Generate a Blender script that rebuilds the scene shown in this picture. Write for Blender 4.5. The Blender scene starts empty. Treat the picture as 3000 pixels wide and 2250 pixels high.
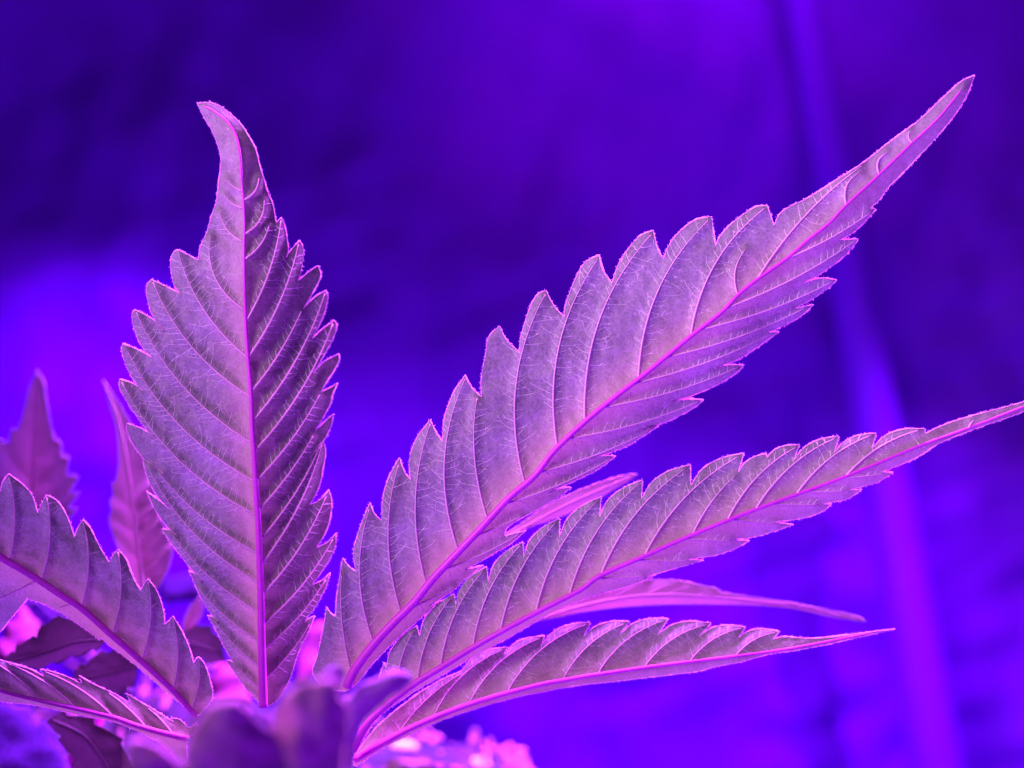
import bpy, math, random
import numpy as np
from mathutils import Vector
from mathutils.geometry import delaunay_2d_cdt

random.seed(7)
rng = np.random.default_rng(7)
scn = bpy.context.scene
col = scn.collection

# ------------------------------------------------------------------ place
H = 0.20                    # camera height above the tent floor (m)
TX, TZ = 0.45, 0.3375       # half-width / half-height of the view per metre of distance
WALL = 0.90
FLOOR = -.12               # tent floor; the pot is 26 cm tall

def unp(p, d):
    """point of the photograph (3000x2250) at distance d -> world"""
    p = np.asarray(p, float)
    d = np.asarray(d, float) * np.ones(p.shape[:-1])
    return np.stack([(p[..., 0] - 1500) / 1500 * TX * d, d, H - (p[..., 1] - 1125) / 1125 * TZ * d], -1)

def crop(ox, oy, s):
    def f(*pts):
        return [(ox + q[0] / s, oy + q[1] / s) + tuple(q[2:]) for q in pts]
    return f
D = crop(0, 0, 2212 / 3000)
C1 = crop(300, 250, 1.8433)
C2 = crop(300, 1150, 1.5082)
C3 = crop(900, 1100, 1.4426)
C4 = crop(1300, 550, 1.659)
C5 = crop(2100, 150, 1.9518)
C6 = crop(1700, 1150, 1.5082)
C7 = crop(0, 1050, 1.3825)
E1 = crop(0, 1600, 2.5529)
B2 = crop(500, 1850, 2.949)

# ------------------------------------------------------------------ object helpers
def tag(o, label=None, cat=None, group=None, kind=None):
    if label: o['label'] = label
    if cat: o['category'] = cat
    if group: o['group'] = group
    if kind: o['kind'] = kind
    return o

def empty(name, loc):
    o = bpy.data.objects.new(name, None)
    o.location = loc
    o.empty_display_size = 0.01
    col.objects.link(o)
    return o

def mesh_obj(name, verts, faces, mats, parent=None, mi=None, smooth=True, attrs=None):
    me = bpy.data.meshes.new(name)
    verts = np.asarray(verts, float)
    if parent is not None:
        r = parent
        off = np.zeros(3)
        while r is not None:
            off = off + np.array(r.location); r = r.parent
        verts = verts - off
    me.from_pydata(verts.tolist(), [], [tuple(int(i) for i in f) for f in faces])
    if not isinstance(mats, (list, tuple)): mats = [mats]
    for m in mats: me.materials.append(m)
    if mi is not None: me.polygons.foreach_set('material_index', np.asarray(mi, np.int32))
    if smooth: me.polygons.foreach_set('use_smooth', np.ones(len(me.polygons), bool))
    if attrs:
        for k, v in attrs.items():
            a = me.attributes.new(k, 'FLOAT', 'POINT')
            a.data.foreach_set('value', np.asarray(v, np.float32))
    me.update()
    o = bpy.data.objects.new(name, me)
    col.objects.link(o)
    if parent is not None: o.parent = parent
    return o

class MB:
    def __init__(s): s.v = []; s.f = []; s.n = 0
    def add(s, v, f):
        s.v.append(np.asarray(v, float)); s.f += [tuple(i + s.n for i in q) for q in f]; s.n += len(v)
    def verts(s): return np.concatenate(s.v) if s.v else np.zeros((0, 3))
    def tube(s, P, R, n=6, flat=1.0):
        P = np.asarray(P, float); m = len(P)
        R = np.asarray(R, float) * np.ones(m)
        T = np.gradient(P, axis=0); T /= np.linalg.norm(T, axis=1)[:, None] + 1e-12
        up = np.array([0, 1., 0]) if abs(T[:, 1]).max() < .95 else np.array([1., 0, 0])
        A = np.cross(T, up); A /= np.linalg.norm(A, axis=1)[:, None] + 1e-12
        Bv = np.cross(A, T)
        an = np.arange(n) / n * 2 * math.pi
        ring = A[:, None] * np.cos(an)[None, :, None] + flat * Bv[:, None] * np.sin(an)[None, :, None]
        V = P[:, None] + ring * R[:, None, None]
        V = V.reshape(-1, 3)
        F = []
        for i in range(m - 1):
            for k in range(n):
                a, b = i * n + k, i * n + (k + 1) % n
                F.append((a, b, b + n, a + n))
        F.append(tuple(range(n - 1, -1, -1))); F.append(tuple(range((m - 1) * n, m * n)))
        s.add(V, F)

def smooth_run(pts, step):
    P = np.array([p[:2] for p in pts], float)
    if len(P) == 2:
        n = max(2, int(np.linalg.norm(P[1] - P[0]) / step) + 1)
        return P[0] + (P[1] - P[0]) * np.linspace(0, 1, n)[:, None]
    Q = np.vstack([2 * P[0] - P[1], P, 2 * P[-1] - P[-2]])
    out = []
    for i in range(1, len(Q) - 2):
        n = max(1, int(np.linalg.norm(Q[i + 1] - Q[i]) / step))
        t = (np.arange(n) / n)[:, None]
        a, b, c, d = Q[i - 1], Q[i], Q[i + 1], Q[i + 2]
        out.append(.5 * ((2 * b) + (c - a) * t + (2 * a - 5 * b + 4 * c - d) * t * t + (3 * b - a - 3 * c + d) * t ** 3))
    out.append(P[-1:])
    return np.vstack(out)

def smooth_poly(pts, step=7.0):
    """Catmull-Rom through the points, sharp at points flagged with a third value"""
    runs = [[pts[0]]]
    for p in pts[1:]:
        runs[-1].append(p)
        if len(p) > 2: runs.append([p])
    if len(runs[-1]) == 1: runs.pop()
    out = []
    for r in runs:
        q = smooth_run(r, step)
        out.append(q if not out else q[1:])
    return np.vstack(out)

def inside(P, poly):
    P = np.asarray(P, float)
    a = poly; b = np.roll(poly, -1, 0)
    dy = b[:, 1] - a[:, 1]; dy = np.where(dy == 0, 1e-12, dy)
    sl = (b[:, 0] - a[:, 0]) / dy
    out = np.zeros(len(P), bool)
    for i in range(0, len(P), 4000):
        x, y = P[i:i + 4000, 0:1], P[i:i + 4000, 1:2]
        c = ((a[:, 1] > y) != (b[:, 1] > y)) & (x < sl * (y - a[:, 1]) + a[:, 0])
        out[i:i + 4000] = c.sum(1) % 2 == 1
    return out

def pl_dist(P, L):
    """distance from points to a polyline: (distance, place along it 0..1, side)"""
    P = np.asarray(P, float)
    seg = np.linalg.norm(np.diff(L, axis=0), axis=1); cum = np.concatenate([[0], np.cumsum(seg)])
    a = L[:-1]; ab = np.diff(L, axis=0); l2 = (ab * ab).sum(1) + 1e-12
    D_, T_, S_ = np.empty(len(P)), np.empty(len(P)), np.empty(len(P))
    for i in range(0, len(P), 3000):
        p = P[i:i + 3000]
        ax = p[:, 0:1] - a[:, 0]; ay = p[:, 1:2] - a[:, 1]
        t = np.clip((ax * ab[:, 0] + ay * ab[:, 1]) / l2, 0, 1)
        d = (ax - t * ab[:, 0]) ** 2 + (ay - t * ab[:, 1]) ** 2
        k = d.argmin(1); r = np.arange(len(p))
        D_[i:i + 3000] = np.sqrt(d[r, k]); T_[i:i + 3000] = (cum[k] + t[r, k] * seg[k]) / cum[-1]
        S_[i:i + 3000] = np.sign(ab[k, 0] * ay[r, k] - ab[k, 1] * ax[r, k])
    return D_, T_, S_

class Noise2:
    def __init__(s, seed, n=10, lo=150, hi=500):
        r = np.random.default_rng(seed)
        a = r.uniform(0, 2 * math.pi, n); w = r.uniform(lo, hi, n)
        s.k = np.stack([np.cos(a), np.sin(a)]) * 2 * math.pi / w; s.ph = r.uniform(0, 6.28, n)
        s.n = n
    def __call__(s, P): return np.sin(P @ s.k + s.ph).sum(1) / math.sqrt(s.n)

# ------------------------------------------------------------------ materials
def mat(name):
    m = bpy.data.materials.new(name); m.use_nodes = True
    m.node_tree.nodes.clear()
    return m, m.node_tree

class NT:
    def __init__(s, nt): s.nt = nt
    def n(s, t, **kw):
        nd = s.nt.nodes.new(t)
        for k, v in kw.items():
            if k.startswith('_'): setattr(nd, k[1:], v)
            else: nd.inputs[k.replace('__', ' ')].default_value = v
        return nd
    def l(s, a, b): s.nt.links.new(a, b)
    def ramp(s, fac, stops):
        r = s.nt.nodes.new('ShaderNodeValToRGB')
        e = r.color_ramp.elements
        while len(e) > 1: e.remove(e[-1])
        e[0].position, e[0].color = stops[0][0], tuple(stops[0][1]) + (1,)
        for p, c in stops[1:]:
            k = e.new(p); k.color = tuple(c) + (1,)
        s.l(fac, r.inputs[0]); return r.outputs[0]

def tissue(name, colr, trans, tw=.5, rough=.5, spec=.03, grain=.25, scale=1800, speck=0.0, bump=.5, pale=None, dots=(.7, .6, .5), net=0.0):
    """thin plant tissue: diffuse + translucent + a little gloss, with cell grain"""
    m, nt = mat(name); N = NT(nt)
    out = N.n('ShaderNodeOutputMaterial')
    tc = N.n('ShaderNodeTexCoord')
    n1 = N.n('ShaderNodeTexNoise', Scale=scale, Detail=3.0, Roughness=.7)
    n2 = N.n('ShaderNodeTexNoise', Scale=scale * .07, Detail=4.0, Roughness=.6)
    for x in (n1, n2): N.l(tc.outputs['Object'], x.inputs['Vector'])
    mx = N.n('ShaderNodeMath', _operation='ADD'); N.l(n1.outputs[0], mx.inputs[0]); N.l(n2.outputs[0], mx.inputs[1])
    g = N.n('ShaderNodeMapRange'); N.l(mx.outputs[0], g.inputs[0])
    g.inputs[1].default_value = .7; g.inputs[2].default_value = 1.3; g.inputs[3].default_value = 1 - grain; g.inputs[4].default_value = 1 + grain
    def tint(c):
        v = N.n('ShaderNodeVectorMath', _operation='SCALE'); v.inputs[0].default_value = c
        N.l(g.outputs[0], v.inputs['Scale']); return v.outputs[0]
    cd, ct = tint(colr), tint(trans)
    if pale is not None:
        at = N.n('ShaderNodeAttribute', _attribute_name='pale')
        for which in (0, 1):
            k = N.n('ShaderNodeMix', _data_type='RGBA')
            N.l(at.outputs['Fac'], k.inputs[0]); N.l((cd, ct)[which], k.inputs[6])
            k.inputs[7].default_value = tuple(pale[which]) + (1,)
            if which == 0: cd = k.outputs[2]
            else: ct = k.outputs[2]
    if speck:
        vo = N.n('ShaderNodeTexVoronoi', Scale=900.0); N.l(tc.outputs['Object'], vo.inputs['Vector'])
        wn = N.n('ShaderNodeTexWhiteNoise'); N.l(vo.outputs['Position'], wn.inputs['Vector'])
        a = N.n('ShaderNodeMath', _operation='LESS_THAN'); N.l(vo.outputs['Distance'], a.inputs[0]); a.inputs[1].default_value = .22
        b = N.n('ShaderNodeMath', _operation='LESS_THAN'); N.l(wn.outputs[0], b.inputs[0]); b.inputs[1].default_value = speck
        c = N.n('ShaderNodeMath', _operation='MULTIPLY'); N.l(a.outputs[0], c.inputs[0]); N.l(b.outputs[0], c.inputs[1])
        k = N.n('ShaderNodeMix', _data_type='RGBA'); N.l(c.outputs[0], k.inputs[0]); N.l(cd, k.inputs[6]); k.inputs[7].default_value = dots + (1,)
        cd = k.outputs[2]
    if net:
        wv = N.n('ShaderNodeTexNoise', Scale=700.0, Detail=2.0); N.l(tc.outputs['Object'], wv.inputs['Vector'])
        wa = N.n('ShaderNodeVectorMath', _operation='MULTIPLY_ADD'); N.l(wv.outputs['Color'], wa.inputs[0]); wa.inputs[1].default_value = (.0007,) * 3; N.l(tc.outputs['Object'], wa.inputs[2])
        for sc_, wd, am in ((620.0, .05, net), (1500.0, .09, net * .6)):
            v2 = N.n('ShaderNodeTexVoronoi', _feature='DISTANCE_TO_EDGE', Scale=sc_); N.l(wa.outputs[0], v2.inputs['Vector'])
            mr = N.n('ShaderNodeMapRange'); N.l(v2.outputs['Distance'], mr.inputs[0]); mr.inputs[1].default_value = 0; mr.inputs[2].default_value = wd; mr.inputs[3].default_value = am; mr.inputs[4].default_value = 0
            k = N.n('ShaderNodeMix', _data_type='RGBA'); N.l(mr.outputs[0], k.inputs[0]); N.l(cd, k.inputs[6]); k.inputs[7].default_value = (.8, .72, .66, 1); cd = k.outputs[2]
    bp = N.n('ShaderNodeBump', Strength=bump, Distance=.0002); N.l(n1.outputs[0], bp.inputs['Height'])
    df = N.n('ShaderNodeBsdfDiffuse'); tr = N.n('ShaderNodeBsdfTranslucent'); gl = N.n('ShaderNodeBsdfGlossy', Roughness=rough)
    N.l(cd, df.inputs[0]); N.l(ct, tr.inputs[0])
    for x in (df, tr, gl): N.l(bp.outputs[0], x.inputs['Normal'])
    a = N.n('ShaderNodeMixShader', Fac=tw); N.l(df.outputs[0], a.inputs[1]); N.l(tr.outputs[0], a.inputs[2])
    b = N.n('ShaderNodeMixShader', Fac=spec); N.l(a.outputs[0], b.inputs[1]); N.l(gl.outputs[0], b.inputs[2])
    N.l(b.outputs[0], out.inputs[0])
    return m

def solid(name, stops, scale=200, rough=.7, bump=.3, dist=.002, detail=5):
    m, nt = mat(name); N = NT(nt)
    out = N.n('ShaderNodeOutputMaterial'); p = N.n('ShaderNodeBsdfPrincipled', Roughness=rough)
    p.inputs['Specular IOR Level'].default_value = .25
    tc = N.n('ShaderNodeTexCoord'); no = N.n('ShaderNodeTexNoise', Scale=scale, Detail=float(detail), Roughness=.6)
    N.l(tc.outputs['Object'], no.inputs['Vector'])
    N.l(N.ramp(no.outputs[0], stops), p.inputs['Base Color'])
    bp = N.n('ShaderNodeBump', Strength=bump, Distance=dist); N.l(no.outputs[0], bp.inputs['Height']); N.l(bp.outputs[0], p.inputs['Normal'])
    N.l(p.outputs[0], out.inputs[0]); return m

M_leaf = tissue('leaf_underside', (.29, .33, .235), (.034, .040, .045), tw=.50, grain=.42, speck=.06, net=.42, pale=((.56, .54, .27), (.12, .11, .06)))
M_lat = tissue('side_vein', (.92, .60, .76), (.9, .5, .7), tw=.18, grain=.1, bump=.1)
M_tert = tissue('fine_vein', (.98, .95, .9), (.98, .9, .9), tw=.2, grain=.1, bump=.05)
M_mid = tissue('midrib', (.84, .07, .74), (.95, .08, .7), tw=.2, grain=.12, bump=.15, spec=.06)
M_edge = tissue('leaf_edge', (.95, .70, .86), (.98, .70, .9), tw=.6, grain=.1, bump=.05)
M_rear = tissue('rear_leaf', (.46, .38, .40), (.045, .03, .07), tw=.5, grain=.15, pale=((.42, .26, .24), (.2, .09, .12)))
M_rvein = tissue('rear_vein', (.8, .52, .62), (.25, .1, .22), tw=.5, grain=.1)
M_dark = tissue('shaded_leaf', (.10, .06, .09), (.04, .02, .04), tw=.4, grain=.3)  # darker copy of the leaf tissue, shade put into its colour
M_bud = tissue('young_leaf', (.40, .22, .30), (.06, .03, .06), tw=.3, grain=.65, scale=1600)
M_budpale = tissue('young_leaf_pale', (.34, .18, .42), (.16, .07, .2), tw=.5, grain=.15, scale=500)
M_soil = solid('potting_mix', [(.3, (.010, .006, .02)), (.5, (.02, .01, .045)), (.66, (.07, .025, .09)), (.8, (.22, .09, .16))], scale=90, bump=.6, dist=.004)
M_straw = solid('straw', [(.3, (.04, .015, .08)), (.5, (.09, .03, .12)), (.7, (.60, .24, .44))], scale=160, bump=.2)
M_straw2 = solid('dark_straw', [(.3, (.06, .02, .05)), (.7, (.2, .06, .1))], scale=160, bump=.2)
M_perl_glow = solid('perlite', [(.3, (.55, .16, .40)), (.7, (.9, .45, .7))], scale=600, bump=.3, dist=.0006)  # white grains tinted magenta: the grow-light glow is put into the colour
M_white = solid('glow_spot_white', [(.3, (.95, .93, .93)), (.7, (.97, .96, .96))], scale=600, bump=.3, dist=.0006)  # near-pure white so the lumps pass for blown-out glow
M_fabric = solid('pot_fabric', [(.3, (.45, .40, .55)), (.7, (.6, .52, .7))], scale=900, bump=.4, dist=.0008)
M_wall = solid('tent_fabric', [(.3, (.24, .03, .55)), (.7, (.33, .04, .68))], scale=7, rough=.55, bump=.0, dist=.01)
M_floor = solid('tent_floor', [(.3, (.20, .05, .5)), (.7, (.3, .08, .62))], scale=9, rough=.5, bump=.1, dist=.004)
M_pole = solid('pole_paint', [(.3, (.34, .035, .84)), (.7, (.39, .04, .90))], scale=40, rough=.4, bump=.05)

# ------------------------------------------------------------------ leaflet builder
MM = 1 / .06                # about native photo pixels per mm at the leaf

class Leaflet:
    def __init__(s, name, parent, outline, midrib, veins, d0, dt=0.0, foldp=0.0, foldn=0.0, puff=.45, pw=15, wav=.4, seed=1,
                 m_leaf=None, mid_w=(12, 3), lat_w=3.3, grid=9, ticks=True, edge_w=1.9, hairs=True, tick_w=2.1, bow=.08, curl=0.0, label=None, corr=0.0, m_edge=None, m_mid=None):
        s.mid = smooth_poly(midrib, 12)
        s.poly = smooth_poly(outline + [outline[0]], 6)[:-1]
        s.d0, s.dt, s.fp, s.fn, s.puff, s.pw, s.wav = d0, dt, foldp, foldn, puff, pw, wav
        s.ns = Noise2(seed); s.ns2 = Noise2(seed + 50, 14, 35, 90); s.curl = curl; s.corr = corr
        s.vp = []
        base = s.mid[0]
        for v in veins:
            tip, at = np.array(v[0][:2], float), np.array(v[1][:2], float)
            k = np.argmin(((s.mid - at) ** 2).sum(1)); at = s.mid[k]
            ch = tip - at; L = np.linalg.norm(ch); n = np.array([-ch[1], ch[0]]) / L
            dirb = s.mid[max(k - 6, 0)] - s.mid[min(k + 6, len(s.mid) - 1)]
            if n @ dirb < 0: n = -n
            bw = v[2] if len(v) > 2 else bow
            c = at + ch * .5 + n * L * bw * 2
            tip2 = at + ch * .985
            t = np.linspace(0, 1, max(8, int(L / 10)))[:, None]
            L = (1 - t) ** 2 * at + 2 * t * (1 - t) * c + t * t * tip2
            ok = inside(L, s.poly) & (pl_dist(L, np.vstack([s.poly, s.poly[:1]]))[0] > 4); ok[:4] = True
            k2 = len(L) if ok.all() else int(np.argmin(ok))
            s.vp.append(L[:max(k2, 5)])
        m_leaf = m_leaf or M_leaf
        # ---- blade
        lo, hi = s.poly.min(0), s.poly.max(0)
        gx, gy = np.meshgrid(np.arange(lo[0], hi[0], grid), np.arange(lo[1], hi[1], grid * .87))
        gx = gx + (np.arange(gx.shape[0]) % 2)[:, None] * grid * .5
        G = np.stack([gx.ravel(), gy.ravel()], 1) + rng.uniform(-.12, .12, (gx.size, 2)) * grid
        G = G[inside(G, s.poly)]
        dd, _, _ = pl_dist(G, np.vstack([s.poly, s.poly[:1]]))
        G = G[dd > grid * .45]
        n0 = len(s.poly)
        allp = np.vstack([s.poly, G])
        ed = [(i, (i + 1) % n0) for i in range(n0)]
        vv, _, ff, *_ = delaunay_2d_cdt([Vector(p) for p in allp], ed, [], 1, 1e-5)
        P = np.array([tuple(v) for v in vv])
        F = [tuple(f) for f in ff]
        # face the camera
        F2 = []
        for f in F:
            a, b, c = P[f[0]], P[f[1]], P[f[2]]
            F2.append(f if (b[0] - a[0]) * (c[1] - a[1]) - (b[1] - a[1]) * (c[0] - a[0]) > 0 else f[::-1])
        dm, tm, _ = pl_dist(P, s.mid)
        pale = np.clip(np.exp(-(dm / 75) ** 2) * .75 * np.clip(1.15 - tm, 0, 1), 0, 1)
        V = unp(P, s.depth(P))
        mi = np.zeros(len(F2), np.int32)
        faces = list(F2)
        mb = MB(); 
        if ticks: s.tertiary(mb, tick_w)
        tv = mb.verts()
        if len(tv):
            faces += [tuple(i + len(V) for i in f) for f in mb.f]
            mi = np.concatenate([mi, np.ones(len(mb.f), np.int32)])
            V = np.vstack([V, tv]); pale = np.concatenate([pale, np.zeros(len(tv))])
        s.ob = mesh_obj(name, V, faces, [m_leaf, M_tert], parent, mi, attrs={'pale': pale})
        if label: s.ob['label'] = label
        # ---- midrib
        t = np.linspace(0, 1, len(s.mid))
        R = (mid_w[0] * (1 - t) ** 1.35 + mid_w[1] * (1 - (1 - t) ** 1.35)) * .06e-3 * d0 / .2
        R[-1] *= .3
        m2 = MB(); P3 = unp(s.mid, s.depth(s.mid) - R * .35); m2.tube(P3, R, 8)
        mesh_obj('midrib', m2.verts(), m2.f, m_mid or M_mid, s.ob)
        # ---- side veins, each its own piece
        for L in s.vp:
            t = np.linspace(0, 1, len(L)); R = lat_w * (1.05 - .75 * t) * .06e-3 * d0 / .2
            m3 = MB(); m3.tube(unp(L, s.depth(L) - R * .45), R, 6)
            mesh_obj('side_vein', m3.verts(), m3.f, m_mid or M_lat, s.ob)
        # ---- margin
        E = np.vstack([s.poly, s.poly[:1]])
        R = edge_w * .06e-3 * d0 / .2 * (1 + .5 * rng.standard_normal(len(E)).clip(-1, 1)); R = R * (.72 + .30 * Noise2(seed + 9, 9, 60, 260)(E)).clip(.3, 1.35); R[-1] = R[0]
        m4 = MB(); P3 = unp(E, s.depth(E)); m4.tube(P3, R, 6)
        if hairs:
            tg = np.diff(E, axis=0); tg /= np.linalg.norm(tg, axis=1)[:, None] + 1e-9
            nn = np.stack([tg[:, 1], -tg[:, 0]], 1)
            ins = inside(E[:-1] + nn * 2, s.poly)
            nn[ins] *= -1
            dep = s.depth(E[:-1])
            for i in range(len(E) - 1):
                if rng.random() < .25: continue
                b = E[i] + tg[i] * rng.uniform(0, 6)
                e = b + (nn[i] + tg[i] * rng.uniform(-.6, .9)) * rng.uniform(2.5, 6.5)
                q = unp(np.array([b, (b + e) / 2, e]), np.array([dep[i], dep[i] - rng.uniform(-1e-4, 1e-4), dep[i] - rng.uniform(-2e-4, 2e-4)]))
                m4.tube(q, np.array([.9, .7, .25]) * .06e-3, 3)
        mesh_obj('margin', m4.verts(), m4.f, m_edge or M_edge, s.ob)

    def depth(s, P):
        P = np.asarray(P, float)
        dm, t, sg = pl_dist(P, s.mid)
        mm = dm / MM * 1e-3
        d = s.d0 + s.dt * t + np.where(sg > 0, s.fp, s.fn) * (mm * mm / (mm + .0015)) 
        d = d + s.curl * (mm / .01) ** 2 * .01
        near = dm * 1.0
        if s.vp:
            for L in s.vp:
                m = near > 0
                q, _, _ = pl_dist(P, L[::2] if len(L) > 12 else L)
                near = np.minimum(near, q)
        w = s.pw
        d = d + s.puff * 1e-3 * (1 - np.exp(-(near / w) ** 2)) * (1 - .3 * np.exp(-(dm / 25) ** 2))
        if s.corr:
            d = d + s.corr * 1e-3 * np.sin(near / 60 * math.pi).clip(-1, 1)
        d = d + s.wav * 1e-3 * s.ns(P) * .6 + .07e-3 * s.ns2(P) * np.clip(near / 12, 0, 1)
        return d

    def tertiary(s, mb, w):
        jobs = []
        for L in s.vp:
            seg = np.linalg.norm(np.diff(L, axis=0), axis=1); tot = seg.sum(); cum = np.concatenate([[0], np.cumsum(seg)])
            if tot < 90: continue
            xs_ = np.linspace(0, tot, 40)
            pp = np.stack([np.interp(xs_, cum, L[:, 0]), np.interp(xs_, cum, L[:, 1])], 1)
            sp_ = np.full(40, 90.)
            for Q in s.vp:
                if Q is not L: sp_ = np.minimum(sp_, pl_dist(pp, Q)[0])
            for side in (1, -1):
                x = rng.uniform(14, 30)
                while x < tot * .93:
                    p = np.array([np.interp(x, cum, L[:, 0]), np.interp(x, cum, L[:, 1])])
                    p2 = np.array([np.interp(min(x + 4, tot), cum, L[:, 0]), np.interp(min(x + 4, tot), cum, L[:, 1])])
                    tg = (p2 - p) / (np.linalg.norm(p2 - p) + 1e-9)
                    sp = np.interp(x, xs_, sp_)
                    x += rng.uniform(15, 27)
                    a = side * math.radians(rng.uniform(68, 86) if side > 0 else rng.uniform(58, 76))
                    ln = min(sp * rng.uniform(.45, .95), 75) * rng.choice([1, 1, .55])
                    if rng.random() < .12: continue
                    nseg = 7; pts = [p]; ang = a
                    for k in range(nseg):
                        ang += rng.uniform(-.22, .22) - .05 * side
                        c_, s_ = math.cos(ang), math.sin(ang)
                        pts.append(pts[-1] + np.array([tg[0] * c_ - tg[1] * s_, tg[0] * s_ + tg[1] * c_]) * ln / nseg)
                    jobs.append((np.array(pts), np.linspace(1, .45, 8) * w * rng.uniform(.6, 1.1) * .5 * .06e-3))
                    if rng.random() < .45:
                        ang += rng.choice([-1, 1]) * rng.uniform(.6, 1.0); c_, s_ = math.cos(ang), math.sin(ang)
                        dr = np.array([tg[0] * c_ - tg[1] * s_, tg[0] * s_ + tg[1] * c_])
                        jobs.append((np.array([pts[4] + dr * q * ln * .3 for q in (0, .5, 1)]), np.array([.7, .55, .4]) * w * .5 * .06e-3))
        if not jobs: return
        allp = np.vstack([j[0] for j in jobs]); ok = inside(allp, s.poly); dep = s.depth(allp); i = 0
        for pts, R in jobs:
            n = len(pts); o = ok[i:i + n]; d = dep[i:i + n]; i += n
            if not o[:min(n, 4)].all(): continue
            k = n if o.all() else int(np.argmin(o))
            if k < 3: continue
            mb.tube(unp(pts[:k], d[:k] - R[:k] * .5), R[:k], 4)

def serrate(pts, step=55, h=16):
    q = smooth_poly(pts + [pts[0]], step)[:-1]
    out = []
    for i in range(len(q)):
        a, b = q[i], q[(i + 1) % len(q)]
        t = b - a; n = np.array([t[1], -t[0]]) / (np.linalg.norm(t) + 1e-9)
        if inside((a + t * .5 + n * 3)[None], q)[0]: n = -n
        out += [(a[0], a[1], 1), (a[0] + t[0] * .45 + n[0] * h * .6, a[1] + t[1] * .45 + n[1] * h * .6), (a[0] + t[0] * .95 + n[0] * h, a[1] + t[1] * .95 + n[1] * h, 1)]
    return out

# ================================================================== the plant in focus
root_px = D((690, 1545))[0]
rp = unp(np.array(root_px), .2)
SOIL_Z = .106
plant = empty('cannabis_plant', (rp[0], .2, SOIL_Z))
tag(plant, 'sharply focused cannabis plant with long serrated leaflets fanning out from a blurred dark centre', 'plant')

# ---- A: upright leaflet with hooked tip
def side(*teeth): 
    out = []
    for t in teeth: out += t
    return out
# left margin, tip -> base, as traced
A_left = side(
    C1((512, 97, 1), (545, 165), (590, 240), (620, 310), (638, 380), (637, 450), (625, 550), (612, 640), (590, 700), (565, 790), (530, 870), (517, 945, 1)),
    C1((460, 913), (405, 888, 1), (378, 910), (368, 960), (376, 1030), (392, 1088), (425, 1128, 1)),
    C1((350, 1088), (265, 1048, 1), (241, 1078), (240, 1130), (255, 1200), (288, 1275), (345, 1328, 1)),
    C1((265, 1258), (175, 1210, 1), (160, 1240), (170, 1310), (195, 1375), (232, 1435), (278, 1476, 1)),
    C1((195, 1428), (112, 1395, 1), (103, 1420), (115, 1475), (150, 1560), (190, 1620), (225, 1655, 1)),
    C1((170, 1612), (93, 1585, 1), (92, 1630)), C2((97, 20), (130, 75), (170, 130), (210, 185), (240, 212, 1)),
    C2((185, 165), (107, 135, 1), (108, 160), (125, 210), (155, 258), (205, 315), (275, 362, 1)),
    C2((230, 322), (180, 293, 1), (184, 325), (200, 380), (225, 428), (258, 475), (300, 520, 1)),
    C2((250, 475), (195, 437, 1), (210, 470), (240, 530), (280, 585), (335, 640, 1)),
    C2((303, 610), (262, 602, 1), (280, 630), (330, 700), (380, 765), (443, 838, 1)),
    C2((408, 800), (380, 788, 1), (398, 820), (432, 900), (470, 965), (515, 1018, 1)),
    C2((490, 992), (462, 985, 1), (480, 1010), (522, 1090), (555, 1155), (585, 1203, 1)),
    C2((568, 1186), (545, 1182, 1), (570, 1215), (600, 1262), (650, 1325), (715, 1395, 1)))
A_right = side(   # base -> tip
    C2((770, 1360), (812, 1300), (840, 1230), (865, 1150), (912, 1050), (938, 985, 1), (910, 1000), (890, 1015, 1)),
    C2((922, 973), (957, 920), (990, 850), (1005, 798, 1), (970, 830), (925, 850, 1)),
    C2((962, 800), (1002, 740), (1028, 680), (1033, 622, 1), (990, 665), (945, 685, 1)),
    C2((985, 620), (1005, 560), (1013, 480), (1000, 430, 1), (960, 475), (915, 495, 1)),
    C2((942, 450), (962, 400), (977, 320), (987, 260), (975, 215, 1), (945, 245), (915, 295, 1)),
    C2((950, 240), (985, 200), (1013, 140), (1020, 95, 1), (980, 130), (935, 175, 1)),
    C2((975, 110), (1010, 45)), C1((1240, 1680), (1270, 1607, 1), (1225, 1635), (1180, 1655, 1)),
    C1((1215, 1595), (1252, 1540), (1280, 1480), (1275, 1450, 1), (1200, 1490), (1138, 1550, 1)),
    C1((1165, 1510), (1212, 1430), (1252, 1350), (1265, 1292), (1250, 1270, 1), (1185, 1318), (1130, 1370, 1)),
    C1((1167, 1300), (1200, 1220), (1216, 1145), (1207, 1107, 1), (1150, 1140), (1085, 1205, 1)),
    C1((1112, 1162), (1142, 1110), (1172, 1052), (1180, 1015), (1163, 972, 1), (1110, 1010), (1057, 1055, 1)),
    C1((1071, 1010), (1081, 950), (1083, 872), (1063, 840, 1), (1015, 893), (990, 935, 1)),
    C1((1003, 890), (998, 830), (985, 760), (967, 715, 1), (950, 728), (938, 745, 1)),
    C1((920, 640), (898, 590), (870, 500), (847, 420), (830, 350), (800, 290), (750, 212), (700, 160), (640, 115), (575, 92)))
A_out = A_left + A_right
A_mid = (C2((711, 1390), (706, 1200), (703, 1050), (700, 900), (695, 750), (690, 600), (680, 450), (672, 300), (662, 150), (656, 0))
         + C1((785, 1450), (775, 1300), (768, 1100), (765, 900), (768, 760), (762, 620), (752, 500), (742, 370), (722, 275), (680, 205), (610, 145), (545, 112)))
aL = [C1((405, 895))[0], C1((265, 1055))[0], C1((175, 1218))[0], C1((112, 1402))[0], C1((93, 1592))[0], C2((109, 140))[0], C2((183, 300))[0],
      C2((198, 442))[0], C2((266, 606))[0], C2((384, 792))[0], C2((466, 988))[0], C2((550, 1186))[0]]
aLy = [774, 862, 955, 1040, 1115, 1195, 1265, 1325, 1385, 1440, 1485, 1512]
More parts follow.
